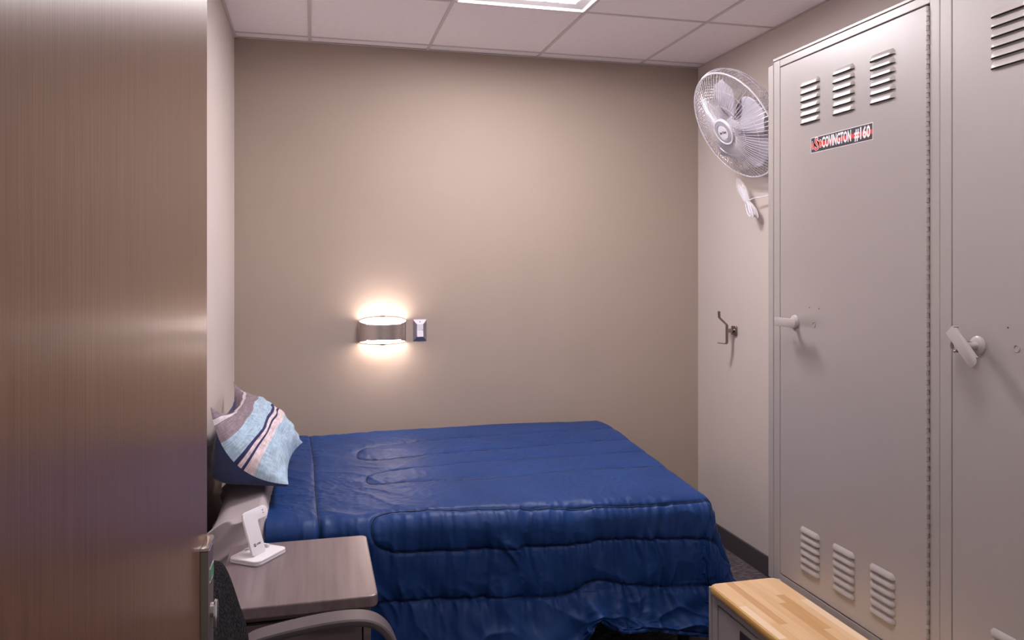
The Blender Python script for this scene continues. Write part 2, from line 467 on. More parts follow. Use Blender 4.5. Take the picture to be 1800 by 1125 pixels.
MP = MP + MN * (near * wr)[:, None]
mt = mesh_obj('mattress', MP, MF, M['sheet'], None, True)
tag(mt, 'mattress in a wrinkled lilac-grey fitted sheet, showing at the bed head', 'mattress')

# comforter: fabric coordinates (U along X and over the foot, W along Y and over the front)
R_, XFF, YFF = 0.06, 1.393, 2.715
ZT = 0.677
U = np.concatenate([np.arange(-0.155, XFF, 0.0046), np.arange(XFF, XFF + 0.58, 0.0046)])
b_ = np.arange(0, 0.602, 0.0042)
Wt = np.arange(YFF, 4.165, 0.0048)
W = np.concatenate([(YFF - b_)[::-1], Wt[1:]])[::-1]            # from wall side to the hem
UU, WW = np.meshgrid(U, W, indexing='ij')
A = np.maximum(UU - XFF, 0)
Bh = np.maximum(YFF - WW, 0)
lift = 0.128 * np.clip((UU - 0.80) / 0.17, 0, 1) * (1 - 0.40 * np.clip((UU - 1.15) / 0.3, 0, 1)) + 0.055 * np.exp(-((UU - 0.955) / 0.06) ** 2)
Bh = Bh * (1 - np.clip(Bh / 0.6, 0, 1) ** 3.5 * lift / 0.55)
p_ = 3.2
S = (A ** p_ + Bh ** p_) ** (1 / p_)
H = np.hypot(A, Bh) + 1e-9
dA, dB = A / H, Bh / H
arc = R_ * PI / 2
ang = np.clip(S / R_, 0, PI / 2)
rest = np.maximum(S - arc, 0)
corner = (2 * dA * dB) ** 1.5
flare = 0.045 + 0.125 * dA + 0.12 * corner - 0.07 * np.clip((0.5 - UU) / 0.5, 0, 1) * (dA < 0.1)
out = R_ * np.sin(ang) + rest * np.sin(flare)
kick = np.maximum(rest - 0.235, 0) * np.clip((UU - 0.18) / 0.25, 0, 1) * dB
out = out + 0.36 * kick
down = R_ * (1 - np.cos(ang)) + rest * np.cos(flare)
PX = np.minimum(UU, XFF) + out * dA
PX = PX + 0.095 * np.clip((WW - 2.9) / 1.1, 0, 1) * np.clip(UU / XFF, 0, 1)
PY = np.maximum(WW, YFF) - out * dB
PY = PY + 0.055 * np.clip((0.95 - UU) / 0.75, 0, 1) * np.clip((3.1 - WW) / 0.38, 0, 1)
top_crown = 0.018 * np.clip((UU + 0.15) / 0.5, 0, 1) * np.sin(np.clip((WW - 2.70) / 1.42, 0, 1) * PI) ** 0.6
PZ = ZT - down + top_crown * np.clip(1 - A / 0.1, 0, 1)
# wall side: roll over the far edge
far = np.maximum(WW - 4.06, 0)
PZ -= np.where(far > 0, 4.2 * far ** 2, 0)
PY = np.where(far > 0, 4.06 + far * 0.75, PY)
def polydist(pts):
    best = np.full(UU.shape, 9.0)
    for (x0, y0), (x1, y1) in zip(pts[:-1], pts[1:]):
        dx, dy = x1 - x0, y1 - y0
        t = np.clip(((UU - x0) * dx + (WW - y0) * dy) / (dx * dx + dy * dy + 1e-12), 0, 1)
        best = np.minimum(best, np.hypot(UU - x0 - t * dx, WW - y0 - t * dy))
    return best
def uchan(tip, upper, lower):
    return smooth_path(list(reversed(upper)) + [tip] + lower, 8)
stitches = [
    uchan((0.183, 3.61), [(0.235, 3.715), (0.495, 3.748), (0.637, 3.775), (1.2, 3.80), (1.5, 3.80), (2.0, 3.80)], [(0.213, 3.495), (0.406, 3.45), (0.747, 3.50), (1.055, 3.54), (1.4, 3.55), (2.0, 3.55)]),
    uchan((0.200, 3.17), [(0.250, 3.25), (0.478, 3.256), (0.703, 3.297), (1.09, 3.305), (1.4, 3.31), (2.0, 3.31)], [(0.233, 3.085), (0.405, 3.06), (0.647, 3.03), (1.03, 3.09), (1.38, 3.06), (2.0, 3.06)]),
    uchan((0.190, 2.64), [(0.235, 2.702), (0.40, 2.70), (0.88, 2.675), (1.2, 2.665), (1.4, 2.665), (2.0, 2.66)], [(0.235, 2.572), (0.40, 2.556), (0.88, 2.549), (1.0, 2.558), (1.2, 2.542), (1.5, 2.525), (2.0, 2.52)]),
    smooth_path([(0.16, 2.40), (0.30, 2.395), (0.60, 2.387), (0.84, 2.375), (0.92, 2.392), (0.985, 2.412), (1.08, 2.385), (1.25, 2.362), (1.6, 2.35), (2.05, 2.35)], 6),
    smooth_path([(-0.022, 4.2), (0.0, 3.6), (0.006, 3.2), (0.014, 2.75), (0.03, 2.5), (0.04, 2.1)], 6),
    smooth_path([(0.16, 2.40), (0.13, 2.36), (0.12, 2.1)], 4),
    smooth_path([(-0.2, 2.125), (2.05, 2.125)], 2),
]
DS = np.full(UU.shape, 9.0)
for st in stitches:
    DS = np.minimum(DS, polydist(st))
front = np.clip(Bh / 0.1, 0, 1)
foot = np.clip(A / 0.1, 0, 1)
hgt = (0.0055 + 0.0055 * front) * (1 - np.exp(-DS / 0.02)) - (0.0025 + 0.0045 * front) * np.exp(-(DS / 0.0052) ** 2)
# gathers beside the stitching, soft wrinkles, hanging folds
amod = 0.45 + 1.5 * np.clip(vnoise(UU * 4.3, WW * 6.1, 17) + 0.25, 0, 1)
ridge = lambda x, y, sd: (1 - 2 * np.abs(vnoise(x, y, sd))) ** 3 - 0.35
n1 = 1.5 * amod * vnoise(UU * 38 + 2 * vnoise(UU * 6, WW * 9, 4), WW * 4.5, 1) + 0.6 * vnoise(UU * 70, WW * 8, 5)
hgt += 0.021 * np.exp(-DS / 0.055) * n1 * (0.13 + 0.87 * front)
hgt += 0.019 * amod * front * np.exp(-DS / 0.06) * ridge(UU * 19 + WW * 3 + 2 * vnoise(UU * 5, WW * 7, 19), WW * 6, 18)
sk = UU * 0.8 + WW * 0.6
n2 = vnoise(sk * 16, (WW - UU) * 4, 6)
hgt += 0.006 * n2 * (0.55 + 0.7 * front)
hgt += 0.014 * front * vnoise(UU * 15 + 1.5 * vnoise(UU * 3, WW * 6, 8), WW * 2.0, 7)
hgt += 0.016 * vnoise(UU * 2.3, WW * 2.6, 9) * (1 - 0.5 * front)
ww3 = np.clip((2.40 - WW) / 0.12, 0, 1)                      # loose bottom row: deeper, more broken creases
hgt += ww3 * 0.012 * ridge(UU * 10 + WW * 12 + vnoise(UU * 9, WW * 9, 25), WW * 7 - UU * 6, 26)
hgt += ww3 * (0.024 * vnoise(UU * 9 - WW * 9, WW * 8 + UU * 3, 10) + 0.012 * vnoise(UU * 25 + WW * 14, WW * 14 - UU * 8, 12))
hgt += 0.03 * front * ww3 * np.exp(-((UU - 0.955 - 0.06 * vnoise(WW * 9, UU * 2, 3)) / 0.035) ** 2)
rid = 1 - np.abs(vnoise(UU * 7 + WW * 5 + 1.2 * vnoise(UU * 5, WW * 5, 2), WW * 6 - UU * 3.5, 14)) * 4
hgt += 0.0035 * ridge(UU * 9 + WW * 7 + vnoise(UU * 8, WW * 8, 2), WW * 5 - UU * 3, 14) * (1 - front) * np.clip((0.9 - UU) / 0.7, 0.15, 1)
hgt += 0.003 * ridge(UU * 26 + WW * 4, WW * 16 - UU * 4, 15) * np.exp(-DS / 0.05) * (1 - front)
hgt += 0.0016 * ridge(UU * 45 + WW * 18 + 2 * vnoise(UU * 9, WW * 9, 33), WW * 30 - UU * 12, 34) * amod
hgt += 0.010 * foot * vnoise(WW * 9, UU * 3, 11)
hgt *= np.clip((4.2 - WW) / 0.1, 0.25, 1)
P = np.stack([PX, PY, PZ], -1)
N = np.cross(np.gradient(P, axis=0), np.gradient(P, axis=1))
N /= np.linalg.norm(N, axis=2, keepdims=True) + 1e-12
if N[20, 20, 2] < 0: N = -N
P = P + N * hgt[..., None]
P[..., 2] = np.maximum(P[..., 2], 0.03)
P[..., 1] = np.minimum(P[..., 1], YB - 0.004)
cv, cf = grid_mesh(P, flip=True)
cmf = mesh_obj('comforter', cv, cf, M['navy'], None, True)
tag(cmf, 'navy blue quilted comforter spread over the bed, hanging down its front', 'comforter')
# the seam thread lies in every groove
sm_ = MB()
for st in stitches:
    q = np.array(st)
    sl = np.concatenate([[0], np.cumsum(np.hypot(*np.diff(q, axis=0).T))])
    tt_ = np.arange(0, sl[-1], 0.008)
    qu, qw = np.interp(tt_, sl, q[:, 0]), np.interp(tt_, sl, q[:, 1])
    ok = (qu > U[1]) & (qu < U[-2]) & (qw > W[-2]) & (qw < W[1])
    qu, qw = qu[ok], qw[ok]
    if len(qu) < 4: continue
    fi = np.interp(qu, U, np.arange(len(U))); fj = np.interp(-qw, -W, np.arange(len(W)))
    i0, j0 = fi.astype(int), fj.astype(int); ti, tj = (fi - i0)[:, None], (fj - j0)[:, None]
    bil = lambda G: G[i0, j0] * (1 - ti) * (1 - tj) + G[i0 + 1, j0] * ti * (1 - tj) + G[i0, j0 + 1] * (1 - ti) * tj + G[i0 + 1, j0 + 1] * ti * tj
    sm_.tube(list(bil(P) + bil(N) * 0.0008), 0.0024, 5)
tag(sm_.build('seam_stitching', M['seam'], cmf, True), 'dark navy seam stitching', kind='stuff')
so = cmf.modifiers.new('thickness', 'SOLIDIFY')
so.thickness = 0.012
so.offset = -1 if N[20, 20, 2] > 0 else 1

# pillow leaning on the left wall
pil = empty('pillow', (-0.2, 3.3, 0.70), 'striped blue, grey and cream pillow with a navy back, leaning at the bed head', 'pillow')
def pillow_pt(a, b):
    """corner-to-corner patch: a along the bed head (-1 near, 1 far), b from bottom (-1) to top (1)"""
    c00, c10 = np.array([-0.085, 2.875, 0.765]), np.array([-0.045, 3.55, 0.765])   # bottom near / far
    c01, c11 = np.array([-0.352, 2.955, 1.035]), np.array([-0.348, 3.72, 1.018])   # top near / far
    s_, t_ = (a + 1) / 2, (b + 1) / 2
    s_, t_ = s_[..., None], t_[..., None]
    p = (c00 * (1 - s_) + c10 * s_) * (1 - t_) + (c01 * (1 - s_) + c11 * s_) * t_
    return p
nu, nv = 96, 72
aa, bb = np.meshgrid(np.linspace(-1, 1, nu), np.linspace(-1, 1, nv), indexing='ij')
base_p = pillow_pt(aa, bb)
bow = (1 - bb ** 2) * (0.70 - 0.30 * aa)
base_p[..., 0] -= 0.052 * bow
base_p[..., 2] -= 0.066 * bow
pn = np.cross(np.gradient(base_p, axis=0), np.gradient(base_p, axis=1))
pn /= np.linalg.norm(pn, axis=2, keepdims=True)
if pn[nu // 2, nv // 2, 0] < 0: pn = -pn
pull = 0.11 * (1 - aa ** 2) * np.clip(bb, 0, 1) ** 5        # sagging top edge between the two ears
base_p[..., 2] -= pull * 0.75
base_p[..., 0] += pull * 0.35
inn = 0.035 * (1 - bb ** 2)
base_p[..., 1] += np.where(aa < 0, inn * np.abs(aa) ** 6, -inn * np.abs(aa) ** 6)
low = 0.04 * (1 - aa ** 2) * np.clip(-bb, 0, 1) ** 6
base_p[..., 0] += low * -0.6
base_p[..., 2] += low * 0.3
prof = ((1 - np.abs(aa) ** 2.6) * (1 - np.abs(bb) ** 2.6)).clip(0) ** 0.62 * (1 - 0.55 * np.clip(bb, 0, 1) ** 1.5)
edgew = 1 - prof
wrk = 0.017 * vnoise(aa * 5 + bb * 3, bb * 9 - aa * 3, 21) + 0.006 * vnoise(aa * 11 - bb * 8, bb * 12, 22)
wrk += 0.016 * np.clip(-bb - 0.45, 0, 1) * vnoise(aa * 14 + bb * 5, bb * 5, 23) + 0.016 * np.clip(bb - 0.5, 0, 1) * vnoise(aa * 6, bb * 12 + aa * 5, 24)
FP = base_p + pn * (0.128 * prof + wrk * np.minimum(1, prof * 4))[..., None]
pull2 = np.clip(1 - prof * 4, 0, 1)
BP = base_p - pn * (0.150 * prof ** 0.8 * (1 - 0.95 * np.clip((bb - 0.1) / 0.6, 0, 1)) + 0.5 * wrk * np.minimum(1, prof * 4))[..., None]
bulge = np.clip(-aa - 0.35, 0, 1) * np.clip(1 - prof, 0, 1)
BP[..., 0] = np.maximum(BP[..., 0], XL + 0.006)
BP[..., 2] = np.maximum(BP[..., 2], 0.756)
FP[..., 2] = np.maximum(FP[..., 2], 0.759)
FP[..., 0] = np.maximum(FP[..., 0], XL + 0.022)
BP[..., 0] = np.minimum(BP[..., 0], FP[..., 0] + 0.0)
pm = bpy.data.materials.new('striped_pillow_linen'); pm.use_nodes = True
nt = pm.node_tree; bs = nt.nodes['Principled BSDF']; bs.inputs['Roughness'].default_value = 0.85; bs.inputs['Specular IOR Level'].default_value = 0.2
uvn = nt.nodes.new('ShaderNodeUVMap'); uvn.uv_map = 'weave'
sp = nt.nodes.new('ShaderNodeSeparateXYZ'); nt.links.new(uvn.outputs[0], sp.inputs[0])
rp = nt.nodes.new('ShaderNodeValToRGB'); rp.color_ramp.interpolation = 'CONSTANT'
LB, PK, NV, GY, LG = (0.37, 0.50, 0.62), (0.66, 0.55, 0.58), (0.035, 0.040, 0.115), (0.245, 0.195, 0.225), (0.62, 0.55, 0.60)
stops = [(0.0, LB), (0.30, PK), (0.405, NV), (0.435, PK), (0.485, NV), (0.535, LB), (0.735, GY), (0.88, LG), (0.92, GY)]
while len(rp.color_ramp.elements) < len(stops): rp.color_ramp.elements.new(0.5)
for e, (p0, c0) in zip(rp.color_ramp.elements, stops):
    e.position = p0; e.color = (*c0, 1)
nt.links.new(sp.outputs['Y'], rp.inputs['Fac'])
mp = nt.nodes.new('ShaderNodeMapping'); mp.inputs['Scale'].default_value = (70, 12, 1); nt.links.new(uvn.outputs[0], mp.inputs[0])
nz1 = nt.nodes.new('ShaderNodeTexNoise'); nz1.inputs['Scale'].default_value = 1; nz1.inputs['Detail'].default_value = 5; nt.links.new(mp.outputs[0], nz1.inputs['Vector'])
mp3 = nt.nodes.new('ShaderNodeMapping'); mp3.inputs['Scale'].default_value = (10, 90, 1); nt.links.new(uvn.outputs[0], mp3.inputs[0])
nz2 = nt.nodes.new('ShaderNodeTexNoise'); nz2.inputs['Scale'].default_value = 1; nz2.inputs['Detail'].default_value = 5; nt.links.new(mp3.outputs[0], nz2.inputs['Vector'])
ad = nt.nodes.new('ShaderNodeMath'); ad.operation = 'ADD'; nt.links.new(nz1.outputs['Fac'], ad.inputs[0]); nt.links.new(nz2.outputs['Fac'], ad.inputs[1])
mr = nt.nodes.new('ShaderNodeMapRange'); mr.inputs['From Min'].default_value = 0.7; mr.inputs['From Max'].default_value = 1.3; mr.inputs['To Min'].default_value = 0.68; mr.inputs['To Max'].default_value = 1.32
nt.links.new(ad.outputs[0], mr.inputs['Value'])
vm = nt.nodes.new('ShaderNodeVectorMath'); vm.operation = 'SCALE'; nt.links.new(rp.outputs['Color'], vm.inputs[0]); nt.links.new(mr.outputs['Result'], vm.inputs['Scale'])
nt.links.new(vm.outputs['Vector'], bs.inputs['Base Color'])
def pillow_shell(name, Q, m, flip):
    v, f = grid_mesh(Q, flip)
    o = mesh_obj(name, v, f, m, pil, True)
    uv = o.data.uv_layers.new(name='weave')
    wob = 0.045 * vnoise(aa * 3.2, bb * 2.2, 31) + 0.05 * (aa ** 2 - 0.4) * 0.5
    uvs = np.stack([(aa + 1) / 2, (bb + 1) / 2 + wob], -1).reshape(-1, 2)
    li = np.zeros(len(o.data.loops), dtype=int); o.data.loops.foreach_get('vertex_index', li)
    uv.data.foreach_set('uv', uvs[li].ravel())
    return o
pillow_shell('pillow_front', FP, pm, True)
tag(pillow_shell('pillow_back', BP, M['navy_pillow'], False), 'navy back of the pillow')

# ------------------------------------------------------------------ nightstand
NX0, NX1, NY0, NY1, NZ = -0.252, 0.168, 2.137, 2.628, 0.65
ns = empty('nightstand', ((NX0 + NX1) / 2, (NY0 + NY1) / 2, 0), 'grey-brown wood-grain nightstand with rounded corners beside the bed', 'nightstand')
MB().prism(rrect(NX1 - NX0, NY1 - NY0, 0.022, 4, (1, 1, 1, 1)), ((NX0, NY0, NZ - 0.032), (1, 0, 0), (0, 1, 0), ez), 0.032, 0.004).build('tabletop', M['night'], ns)
bx0, bx1, by0, by1 = NX0 + 0.015, NX1 - 0.018, NY0 + 0.022, NY1 - 0.015
for x in (bx0, bx1 - 0.02):
    MB().box(x, x + 0.02, by0, by1, 0.04, NZ - 0.0325, 0.0015).build('side_panel', M['night_side'], ns)
MB().box(bx0 + 0.02, bx1 - 0.02, by1 - 0.015, by1, 0.04, NZ - 0.033).build('back_panel', M['night_side'], ns)
MB().box(bx0 + 0.02, bx1 - 0.02, by0 + 0.015, by1 - 0.016, 0.04, 0.06).build('bottom_panel', M['night_side'], ns)
MB().box(bx0 + 0.02, bx1 - 0.02, by0 + 0.012, by0 + 0.03, NZ - 0.052, NZ - 0.033).build('top_rail', M['night_side'], ns)
for z0, z1 in ((0.462, 0.592), (0.262, 0.446), (0.065, 0.246)):
    d = MB().box(bx0 + 0.023, bx1 - 0.023, by0 + 0.004, by0 + 0.022, z0, z1, 0.002).build('drawer', M['night_side'], ns)
    MB().box(bx1 - 0.155, bx1 - 0.03, by0 - 0.012, by0 + 0.0035, z1 - 0.014, z1 - 0.002, 0.002).build('finger_pull', M['night'], d)
for x in (bx0 + 0.02, bx1 - 0.02):
    for y in (by0 + 0.03, by1 - 0.03):
        MB().tube([(x, y, 0.001), (x, y, 0.04)], 0.015, 12).build('foot', M['bed_metal'], ns)

# ------------------------------------------------------------------ charging stand on the nightstand
cs = empty('charging_stand', (-0.149, 2.512, NZ), 'white upright wireless charging stand on the nightstand', 'charger')
ew = np.array([0.581, 0.814, 0]); ew /= np.linalg.norm(ew)      # along the long side
eb = np.array([-ew[1], ew[0], 0])                                # towards the back
cb = np.array([-0.158, 2.416, NZ + 0.0005])
def cpt(a, b, z=0): return cb + ew * a + eb * b + ez * z
MB().prism(rrect(0.142, 0.112, 0.020, 6), (cpt(0, 0, 0), ew, eb, ez), 0.0065, 0.0015).build('base', M['offwhite'], cs, True)
MB().prism(rrect(0.140, 0.110, 0.019, 6), (cpt(0.001, 0.001, 0.0068), ew, eb, ez), 0.0075, 0.0025).build('base_top', M['white'], cs, True)
tl = math.radians(19)
eu = ez * math.cos(tl) + eb * math.sin(tl)                       # up the plate
en = np.cross(ew, eu)                                            # out of its face
pb = cpt(0.028, 0.040, 0.0148)
pts = [(0.006, 0.0), (0.052, 0.0), (0.058, 0.006), (0.058, 0.092), (0.061, 0.0955), (0.094, 0.0965)]
for k in range(7):
    a = -PI / 2 + PI * k / 6
    pts.append((0.094 + 0.0175 * math.cos(a) * 1.0, 0.114 + 0.0175 * math.sin(a)))
pts += [(0.014, 0.1315), (0.004, 0.1275), (0.0, 0.118), (0.0, 0.006)]
MB().prism(pts, (pb - en * 0.006, ew, eu, en), 0.0075, 0.0015).build('upright', M['white'], cs, True)
MB().lathe([(0.0008, 0.0002), (0.0048, 0.0004), (0.0048, 0.0)], (pb + ew * 0.019 + eu * 0.030 + en * 0.0016, ew, eu, en), 20).build('logo_disc', M['black'], cs)
text_mesh('logo_letter', 'W', 0.0066, (pb + ew * 0.019 + eu * 0.030 + en * 0.0022, ew, eu, en), M['print_white'], cs, 1.0, 0.0001, 0.0002)
text_mesh('lettering', 'AITIEE', 0.0072, (pb + ew * 0.0355 + eu * 0.030 + en * 0.0016, ew, eu, en), M['black'], cs, 0.88, 0.00015, 0.0002)
dots = MB()
for dz in (-0.004, 0.004):
    dots.lathe([(0.0018, 0), (0.0018, 0.0004), (0.0, 0.0005)], (pb + ew * 0.088 + eu * (0.114 + dz) + en * 0.0016, ew, eu, en), 12)
dots.build('contact_pins', M['black'], cs)
MB().obox(cpt(0.116, 0.072, 0.0185), ew, eb, ez, 0.006, 0.019, 0.006, 0.003).build('earbud_rest', M['offwhite'], cs, True)
MB().obox(cpt(0.103, 0.078, 0.0175), ew, eb * 0.94 + ez * 0.34, ez * 0.94 - eb * 0.34, 0.011, 0.011, 0.002, 0.001).build('earbud_pad', M['white'], cs)
MB().lathe([(0.0045, 0), (0.0045, 0.0004), (0.0, 0.0005)], (cpt(0.103, 0.074, 0.0205), ew, eb * 0.94 + ez * 0.34, ez * 0.94 - eb * 0.34), 14).build('earbud_mark', M['nickel_dark'], cs)
MB().tube([pb - en * 0.006 + eu * 0.028 - ew * 0.001, pb - en * 0.014 + eu * 0.028 - ew * 0.007], 0.0042, 12).build('cable_plug', M['chrome'], cs, True)

# ------------------------------------------------------------------ chair between door and nightstand
ch = empty('guest_chair', (0.02, 1.72, 0), 'charcoal fabric chair with taupe curved arms in front of the nightstand', 'chair')
prf = smooth_path([(-0.075, 0.44), (-0.118, 0.54), (-0.134, 0.62), (-0.142, 0.695), (-0.158, 0.75), (-0.178, 0.815), (-0.200, 0.872)], 5)
na, nbk = 40, len(prf)
def back_shell(off, bul):
    Q = np.zeros((na, nbk, 3))
    for i in range(na):
        a = -1 + 2 * i / (na - 1)
        for j, (x, _, z) in enumerate([(q[0], 0, q[1]) for q in prf]):
            t = j / (nbk - 1)
            hw = 0.235 * (1 - 0.75 * max(0, (t - 0.86) / 0.14) ** 3.0 * 0.35)
            e = (1 - abs(a) ** 6) * (1 - abs(2 * t - 1) ** 10)
            Q[i, j] = (x - 0.037 + (off * (max(e, 0) ** 0.4)) * bul + 0.010 * a * a, 1.705 + a * hw, z)
    return Q
bk = MB()
v1, f1 = grid_mesh(back_shell(0.030, 1), False); bk.add(v1, f1)
v1, f1 = grid_mesh(back_shell(-0.028, 1), True); bk.add(v1, f1)
bk.build('backrest', M['chair_fabric'], ch, True, sharp=70)
sv, sf, sn = rounded_block(-0.09, 0.37, 1.485, 1.935, 0.405, 0.475, 0.033, 14)
mesh_obj('seat', sv, sf, M['chair_fabric'], ch, True)
for y in (1.415, 1.99):
    path = smooth_path([(-0.168, y, 0.44), (-0.166, y, 0.55), (-0.160, y, 0.612), (-0.142, y, 0.633), (-0.09, y, 0.645), (-0.01, y, 0.656), (0.07, y, 0.661), (0.13, y, 0.655), (0.168, y, 0.632), (0.192, y, 0.59), (0.205, y, 0.53), (0.21, y, 0.45)], 6)
    MB().tube(path, 0.02, 12, flat=(0.030, 0.0085), up=(0, 1, 0.0001)).build('arm', M['chair_arm'], ch, True, sharp=40) if False else None
    # band swept along the path: width in Y, thickness along the normal
    bd = MB()
    k = len(path); vv = []
    for i in range(k):
        t = path[min(i + 1, k - 1)] - path[max(i - 1, 0)]; t /= np.linalg.norm(t)
        nn = np.array([-t[2], 0, t[0]])
        for (sy, sn_) in ((-0.030, -0.009), (-0.032, -0.004), (-0.032, 0.005), (-0.029, 0.009), (0.029, 0.009), (0.032, 0.005), (0.032, -0.004), (0.030, -0.009)):
            vv.append(path[i] + np.array([0, sy, 0]) + nn * sn_)
    ff = [(i * 8 + j, i * 8 + (j + 1) % 8, (i + 1) * 8 + (j + 1) % 8, (i + 1) * 8 + j) for i in range(k - 1) for j in range(8)]
    ff += [tuple(range(8))[::-1], tuple((k - 1) * 8 + j for j in range(8))]
    bd.add(vv, ff).build('arm', M['chair_arm'], ch, True, sharp=30)
    for x0, x1 in ((-0.165, -0.20), (0.21, 0.235)):
        MB().tube([(x0, y, 0.452), (x0, y, 0.42), (x1, y, 0.001)], 0.0125, 12).build('leg', M['chair_arm'], ch, True)
for x in (-0.04, 0.21):
    MB().box(x - 0.015, x + 0.015, 1.42, 1.985, 0.385, 0.404, 0.003).build('seat_rail', M['chair_arm'], ch)

# ------------------------------------------------------------------ lockers
FX = 1.57
def louver(y0, y1, z_top, par):
    """pressed slot: hood swelling out of the door, its lower edge closed by a face painted dark as shade; z_top is the top of the hood"""
    nu_, nv_ = 13, 6
    hgt_, dep = 0.0172, 0.0075
    V = []
    for i in range(nu_):
        u = i / (nu_ - 1)
        e = min(1.0, min(u, 1 - u) / 0.11)
        e = math.sqrt(max(0, 1 - (1 - e) ** 2))
        for j in range(nv_):
            t = j / (nv_ - 1)
            V.append((FX - 0.0008 - dep * e * math.sin(t * PI / 2 * 0.95) ** 0.9, y0 + (y1 - y0) * u, z_top - hgt_ * (0.5 - 0.5 * e) * (1 - t) - hgt_ * t))
    F = [(i * nv_ + j, i * nv_ + j + 1, (i + 1) * nv_ + j + 1, (i + 1) * nv_ + j) for i in range(nu_ - 1) for j in range(nv_ - 1)]
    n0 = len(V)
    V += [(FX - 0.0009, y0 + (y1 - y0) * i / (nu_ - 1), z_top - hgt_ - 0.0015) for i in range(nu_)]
    G = [(i * nv_ + nv_ - 1, n0 + i, n0 + i + 1, (i + 1) * nv_ + nv_ - 1) for i in range(nu_ - 1)]  # dark faces paint the shade of a louver mouth; the door is uncut
    return mesh_obj('louver', V, F + G, None, par, True, [M['locker'], M['locker_shade']], [0] * len(F) + [1] * len(G), 50)

def build_locker():
    y0, y1 = 1.711, 2.470
    L = empty('locker', (1.87, (y0 + y1) / 2, 0.4285), 'tall grey metal locker with a red and black name sticker, nearest the wall fan', 'locker', 'grey metal lockers above the bench')
    b = MB()
    b.box(FX + 0.02, 2.165, y0, y1, 0.4285, 2.247)
    b.box(FX, FX + 0.02, y1 - 0.038, y1, 0.4285, 2.247, 0.002)
    b.box(FX, FX + 0.02, y0, y0 + 0.034, 0.4285, 2.247, 0.002)
    b.box(FX + 0.0005, FX + 0.02, y0 + 0.034, y1 - 0.038, 2.2225, 2.247, 0.0015)
    b.box(FX - 0.003, 2.166, y0 + 0.0005, y1, 2.2475, 2.257, 0.0015)
    b.box(FX + 0.0005, FX + 0.02, y0 + 0.034, y1 - 0.038, 0.4285, 0.4625, 0.0015)
    b.build('body', M['locker'], L)
    MB().box(FX + 0.012, FX + 0.0199, y0 + 0.034, y1 - 0.038, 0.463, 2.222).build('door_gap_shade', M['locker_shade'], L)  # solid dark sheet behind the door, painted as the shade in its gap
    d = MB().box(FX - 0.0005, FX + 0.0115, 1.7535, 2.4285, 0.4665, 2.2185, 0.002).build('door', M['locker'], L)
    kn = MB()
    z = 0.475; k = 0
    while z < 2.21:
        o = 0.0012 if k % 2 else -0.0008
        kn.tube([(FX - 0.001, 1.7495 + o, z), (FX - 0.001, 1.7495 + o, z + 0.0112)], 0.0044, 6)
        z += 0.0126; k += 1
    kn.tube([(FX + 0.001, 1.7495, 0.475), (FX + 0.001, 1.7495, 2.21)], 0.002, 6)
    kn.build('piano_hinge', M['locker'], L)['kind'] = 'stuff'
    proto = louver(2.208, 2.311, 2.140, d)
    first = True
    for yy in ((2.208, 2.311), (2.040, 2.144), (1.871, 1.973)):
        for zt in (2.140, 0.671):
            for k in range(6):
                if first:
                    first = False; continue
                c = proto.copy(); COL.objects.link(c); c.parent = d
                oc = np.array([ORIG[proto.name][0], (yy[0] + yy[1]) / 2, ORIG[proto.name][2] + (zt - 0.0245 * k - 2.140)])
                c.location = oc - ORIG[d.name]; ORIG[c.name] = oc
    return L, d
lockA, doorA = build_locker()
def locker_bits(L, d, dy, extra):
    """small pieces that stay with each door: knock-out ring and screw holes"""
    rg = MB(); fr0 = (np.array([FX - 0.0004, 2.239 + dy, 1.341]), (0, -1, 0), ez, (-1, 0, 0))
    rg.lathe([(0.0066, -0.0003), (0.0072, 0.0014), (0.0082, 0.0014), (0.0088, -0.0003)], fr0, 24)
    rg.build('plug_ring', M['locker'], d, True)
    for (hy, hz) in extra:
        MB().lathe([(0.002, -0.0002), (0.002, 0.0004), (0.0, 0.0005)], ((FX - 0.0005, hy, hz), (0, -1, 0), ez, (-1, 0, 0)), 10).build('screw_hole', M['black'], d)
# second locker: copy the whole tree with shared meshes
def copy_tree(o, parent, off):
    c = o.copy(); COL.objects.link(c); c.parent = parent
    if parent is None: c.location = np.array(o.location) + np.array(off)
    ORIG[c.name] = ORIG[o.name] + np.array(off)
    for ch_ in list(o.children): copy_tree(ch_, c, off)
    return c
lockB = copy_tree(lockA, None, (0, -0.760, 0))
lockB['label'] = 'tall grey metal locker without any sticker, its lever handle hanging at a slant'
doorB = [c for c in lockB.children if c.name.startswith('door') and not c.name.startswith('door_gap_shade')][0]
locker_bits(lockA, doorA, 0, [(2.263, 1.395), (2.212, 1.394)])
locker_bits(lockB, doorB, -0.760, [(1.503, 1.387)])
# filler strip at the far end
MB().box(FX - 0.001, 2.165, 2.4715, 2.503, 0.4285, 2.238, 0.002).build('side_panel', M['locker'], lockA)

